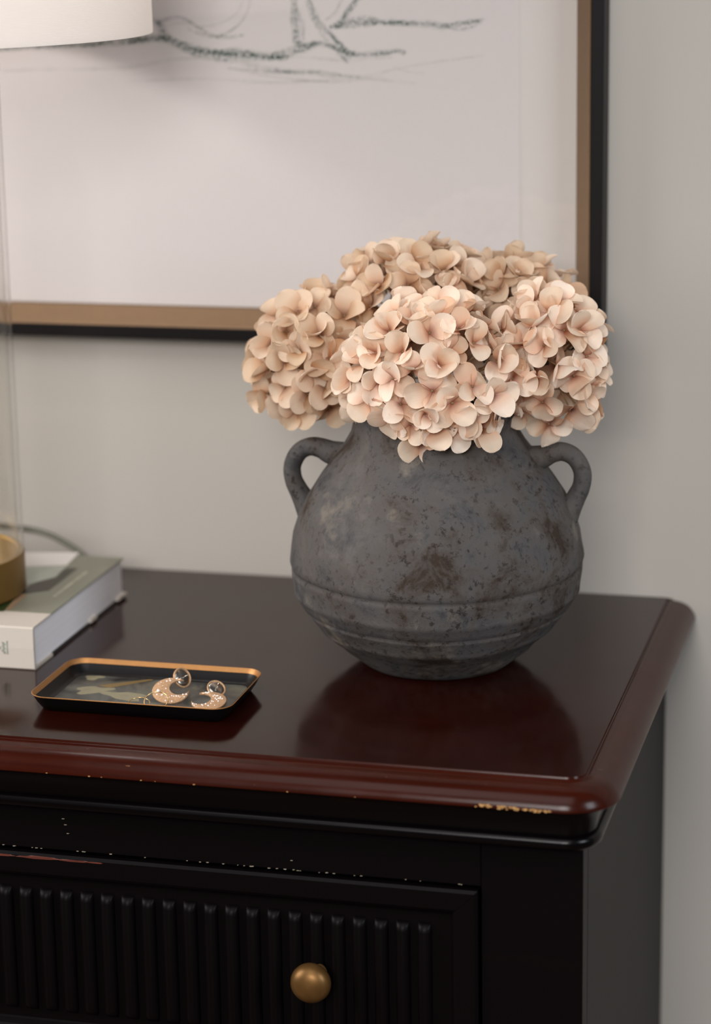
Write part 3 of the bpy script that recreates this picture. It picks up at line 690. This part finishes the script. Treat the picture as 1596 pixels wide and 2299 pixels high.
# little green script mark and fine line of type on the spine
sc_pts = [(-0.4330+0.0014*math.sin(k*1.9)+0.0006*math.sin(k*0.7), BY0-0.0007, ZT+0.0122+0.0095*k/26) for k in range(27)]
MB().tube(spline(sc_pts, 3), 0.00022, 5, flat=0.4).build('spine_script', MATS['spine_ink'], spn)
tb = MB(); z = ZT+0.0120
while z < ZT+0.0222:
    tb.box(-0.4303, -0.4296, BY0-0.0007, BY0-0.0004, z, z+0.0006); z += 0.0009
tb.build('spine_lettering', MATS['spine_ink'], spn)
tb = MB(); tb.box(-0.4362, -0.4355, BY0-0.0007, BY0-0.0004, ZT+0.0155, ZT+0.0175); tb.build('spine_lettering', MATS['spine_ink'], spn)

# ------------------------------------------------------------------ lamp
LX, LY, LR = -0.522, -0.217, 0.0725
lz = ZT+BT+0.0006
lamp = empty('table_lamp', (LX, LY, lz))
tag(lamp, 'clear glass column lamp with brass base and white drum shade', 'lamp')
MB().lathe([(0.0001, 0), (LR-0.002, 0), (LR-0.0002, 0.0018), (LR, 0.004), (LR, 0.0315), (LR-0.0008, 0.0330)], (LX, LY, lz), 72, True, False).build('base', MATS['lamp_brass_side'], lamp, True, 35)
MB().lathe([(LR-0.0008, 0.0330), (LR-0.0045, 0.0336), (LR-0.0060, 0.0320), (0.0080, 0.0320), (0.0080, 0.0322), (0.0001, 0.0322)], (LX, LY, lz), 72, False, True).build('base_plate', MATS['lamp_brass'], lamp, True, 35)
g0, g1 = 0.0338, 0.4060-0.0
gz1 = ZT+0.446-lz
MB().lathe([(LR-0.0045, g0), (LR-0.0004, g0), (LR-0.0004, gz1), (LR-0.0045, gz1), (LR-0.0045, g0)], (LX, LY, lz), 96, False, False).build('glass_column', MATS['lamp_glass'], lamp, True, 35)
MB().lathe([(0.006, gz1+0.0002), (LR, gz1+0.0002), (LR+0.0003, gz1+0.001), (LR+0.0003, gz1+0.0066), (LR-0.001, gz1+0.0075), (0.012, gz1+0.0085), (0.010, gz1+0.020), (0.010, gz1+0.070), (0.006, gz1+0.075)], (LX, LY, lz), 72, True, True).build('cap', MATS['lamp_brass_side'], lamp, True, 35)
SR = 0.1905
sz0 = ZT+0.4735; sz1 = sz0+0.27
rings = []
for r, z in [(SR-0.0022, sz0), (SR, sz0), (SR+0.0002, sz0+0.0015), (SR-0.0030, sz1-0.0015), (SR-0.0034, sz1), (SR-0.0056, sz1), (SR-0.0022, sz0)]:
    rings.append([(LX+r*math.cos(2*PI*j/96), LY+r*math.sin(2*PI*j/96), z) for j in range(96)])
MB().loft(rings, False, False).build('lamp_shade', MATS['linen'], lamp, True, 40)
sp_mb = MB()
for k in range(3):
    a = 2*PI*k/3+0.4
    sp_mb.tube([(LX+0.009*math.cos(a), LY+0.009*math.sin(a), sz0+0.03), (LX+(SR-0.002)*math.cos(a), LY+(SR-0.002)*math.sin(a), sz0+0.03)], 0.0015, 6)
sp_mb.build('shade_spider', MATS['lamp_brass_side'], lamp)
cord = spline([(LX+0.03, LY+0.067, lz+0.006), (-0.505, -0.105, ZT+0.0405), (-0.545, -0.050, ZT+0.0440), (-0.524, -0.022, ZT+0.0365), (-0.503, -0.020, ZT+0.0318), (-0.4864, -0.020, ZT+0.0240), (-0.4743, -0.020, ZT+0.0165), (-0.462, -0.022, ZT+0.0070), (-0.450, -0.026, ZT+0.0032), (-0.436, -0.030, ZT+0.0032)], 6)
MB().tube(cord, 0.0026, 8).build('power_cord', MATS['cord_grey'], lamp, True)

MB().lathe([(0.0001, 0.060), (0.010, 0.058), (0.020, 0.048), (0.026, 0.034), (0.024, 0.020), (0.014, 0.004), (0.0125, 0.0)], (LX, LY, sz0+0.062), 24, False, True).build('bulb', MATS['bulb_glass'], lamp, True)
bl = bpy.data.lights.new('bulb_light', 'POINT'); bl.energy = 1.7; bl.shadow_soft_size = 0.03; bl.color = (1.0, 0.965, 0.945)
bo = bpy.data.objects.new('bulb_light', bl); COL.objects.link(bo); bo.location = (LX, LY, sz0+0.155)

# ------------------------------------------------------------------ tray with jewellery
TX0, TX1, TY0, TY1 = -0.3775, -0.2235, -0.3865, -0.2915
tray = empty('trinket_tray', ((TX0+TX1)/2, (TY0+TY1)/2, ZT))
tag(tray, 'small black metal trinket tray with gold rim and faded flower print', 'tray')
def tring(i, z): return rrect(TX0+i, TX1-i, TY0+i, TY1-i, ZT+z, 0.0145-i*0.7, 8)
MB().loft([tring(0.0085, 0.0002), tring(0.0070, 0.0008), tring(0.0035, 0.0060), tring(0.0003, 0.0122), tring(0.0006, 0.0124), tring(0.0018, 0.0100), tring(0.0060, 0.0036), tring(0.0085, 0.0022)], True, True).build('tray_body', MATS['tray_black'], tray, True, 40)
MB().loft([tring(0.0000, 0.0121), tring(-0.0002, 0.0126), tring(0.0004, 0.0129), tring(0.0022, 0.0104), tring(0.0026, 0.0096), tring(0.0020, 0.0094)], False, False).build('rim', MATS['tray_gold'], tray, True, 50)
tprint = MB().loft([tring(0.0100, 0.0022), tring(0.0100, 0.0025)]).build('printed_panel', MATS['tray_print'], tray)
def blob(cx, cy, rx_, ry_, rot, n=18, amp=0.25, seed=0):
    rr_ = random.Random(seed); ph = [rr_.uniform(0, 6) for _ in range(3)]; out = []
    for j in range(n):
        a = 2*PI*j/n; k = 1+amp*math.sin(3*a+ph[0])+amp*0.5*math.sin(5*a+ph[1])
        x, y = rx_*k*math.cos(a), ry_*k*math.sin(a)
        out.append((cx+x*math.cos(rot)-y*math.sin(rot), cy+x*math.sin(rot)+y*math.cos(rot)))
    return out
zp = ZT+0.0025
flat_poly('print_petal', blob(-0.3545, -0.3070, 0.0070, 0.0050, 0.5, seed=3), 'print_petal', tprint, zp+0.00002)
flat_poly('print_petal', blob(-0.345, -0.335, 0.013, 0.0085, 0.3, seed=4), 'print_petal', tprint, zp+0.00004)
flat_poly('print_petal', blob(-0.317, -0.343, 0.017, 0.0085, -0.2, seed=6), 'print_petal', tprint, zp+0.00003)
flat_poly('print_stem', [(-0.345, -0.324), (-0.312, -0.3022), (-0.309, -0.3022), (-0.309, -0.3045), (-0.335, -0.328)], 'print_stem', tprint, zp+0.00006)

def crescent(name_root, c, rot, tilt_dir, tilt, R1, label, seed):
    """earring: sequinned crescent + round stud with a post"""
    rr_ = random.Random(seed)
    e = empty(name_root, c); tag(e, label, 'earring', 'pair of crescent earrings')
    T = Matrix.Translation(Vector(c)) @ Matrix.Rotation(tilt_dir, 4, 'Z') @ Matrix.Rotation(tilt, 4, 'X') @ Matrix.Rotation(rot, 4, 'Z')
    # crescent between an outer circle and an offset inner one, opening towards +X
    r2, off = R1*0.56, R1*0.52; n = 28; outer = []; inner = []
    a0 = 0.42
    for k in range(n+1):
        a = a0 + (2*PI-2*a0)*k/n
        outer.append(Vector((R1*math.cos(a), R1*math.sin(a), 0)))
    b0 = math.atan2(outer[0].y, outer[0].x-off)
    for k in range(n+1):
        b_ = b0 + (2*PI-2*b0)*k/n
        rr2 = (Vector((outer[0].x-off, outer[0].y, 0)).length)*(1 if k in (0, n) else 1)
        rad = rr2 + (r2-rr2)*math.sin(PI*k/n)
        inner.append(Vector((off+rad*math.cos(b_), rad*math.sin(b_), 0)))
    th = 0.0014; v = []; f = []
    for k in range(n+1):
        o_, i_ = outer[k], inner[k]; mid_ = (o_+i_)/2
        for p, z in ((o_, -th/2), (o_, th/2*0.4), (mid_, th*0.75), (i_, th/2*0.4), (i_, -th/2)):
            v.append(T @ (p+Vector((0, 0, z))))
    for k in range(n):
        for j in range(5):
            q = (j+1) % 5; f.append((k*5+j, k*5+q, (k+1)*5+q, (k+1)*5+j))
    f += [tuple(range(5)), tuple(n*5+j for j in range(5))]
    MB().add(v, f).build('crescent', MATS['rose_gold'], e, True, 50)
    sb = MB(); st = MB()
    for i in range(30):
        k = rr_.randint(3, n-3); t = rr_.uniform(0.15, 0.85); p = outer[k].lerp(inner[k], t)
        r = rr_.uniform(0.00035, 0.00075)
        q = T @ (p+Vector((0, 0, th*0.6)))
        st.lathe([(0.0001, r), (r*0.7, r*0.72), (r, 0.0), (r*0.7, -r*0.7), (0.0001, -r)], q, 6, False, False)
    tag(st.build('rhinestones', MATS['rhinestone'], e), 'tiny clear sparkling stones', kind='stuff')
    return e
def stud(parent, c, face, r):
    face = Vector(face).normalized(); q = face.to_track_quat('Z', 'Y').to_matrix().to_4x4(); T = Matrix.Translation(Vector(c)) @ q
    n = 24; prof = [(0.0001, 0.0012), (r*0.55, 0.0011), (r*0.82, 0.0006), (r*0.86, 0.0002)]
    mb = MB().lathe(prof, (0, 0, 0), n, False, False); mb.v = [T @ p for p in mb.v]; d = mb.build('stud', MATS['silver'], parent, True)
    mb = MB().lathe([(r*0.80, -0.0010), (r*0.98, -0.0010), (r, 0.0004), (r*0.95, 0.0011), (r*0.84, 0.0008), (r*0.80, -0.0010)], (0, 0, 0), n, False, False); mb.v = [T @ p for p in mb.v]
    mb.build('stud_rim', MATS['rose_gold'], d, True)
    mb = MB().tube([(0, 0, 0.001), (0.0, 0, 0.0075)], [0.0007, 0.0006], 8); mb.v = [T @ p for p in mb.v]
    mb.build('ear_post', MATS['silver'], d, True)
e1 = crescent('earring', (-0.2815, -0.3415, ZT+0.0085), 0.45, 0.25, math.radians(24), 0.0138, 'crescent earring nearer the tray centre, opening to the right', 1)
stud(e1, (-0.2790, -0.3225, ZT+0.0125), (0.75, -0.45, 0.45), 0.0078)
e2 = crescent('earring', (-0.2490, -0.3520, ZT+0.0062), 2.75, 0.1, math.radians(12), 0.0128, 'crescent earring nearer the tray corner, opening to the left', 2)
stud(e2, (-0.2492, -0.3330, ZT+0.0095), (0.45, -0.45, 0.75), 0.0072)
def finger_ring(c, r, wr, tilt, rz, label, gem):
    e = empty('finger_ring', c); tag(e, label, 'ring', 'thin rings in the tray')
    T = Matrix.Translation(Vector(c)) @ Matrix.Rotation(rz, 4, 'Z') @ Matrix.Rotation(tilt, 4, 'X')
    MB().tube([T @ Vector((r*math.cos(2*PI*k/36), r*math.sin(2*PI*k/36), 0)) for k in range(36)], wr, 7, True).build('band', MATS['gold_wire'], e, True)
    if gem:
        mb = MB().lathe([(0.0001, 0.0012), (0.0009, 0.0008), (0.0013, 0), (0.0007, -0.0010), (0.0001, -0.0013)], (0, 0, 0), 8, False, False)
        mb.v = [T @ (p + Vector((0, r, 0.0012))) for p in mb.v]; mb.build('gem', MATS['rhinestone'], e)
finger_ring((-0.2860, -0.3615, ZT+0.0072), 0.0088, 0.00042, math.radians(28), 0.1, 'thin gold ring with a small clear stone leaning against the earring', True)
finger_ring((-0.2985, -0.3640, ZT+0.0050), 0.0080, 0.00036, math.radians(14), 0.3, 'plain thin gold ring lying flat beside the stone ring', False)
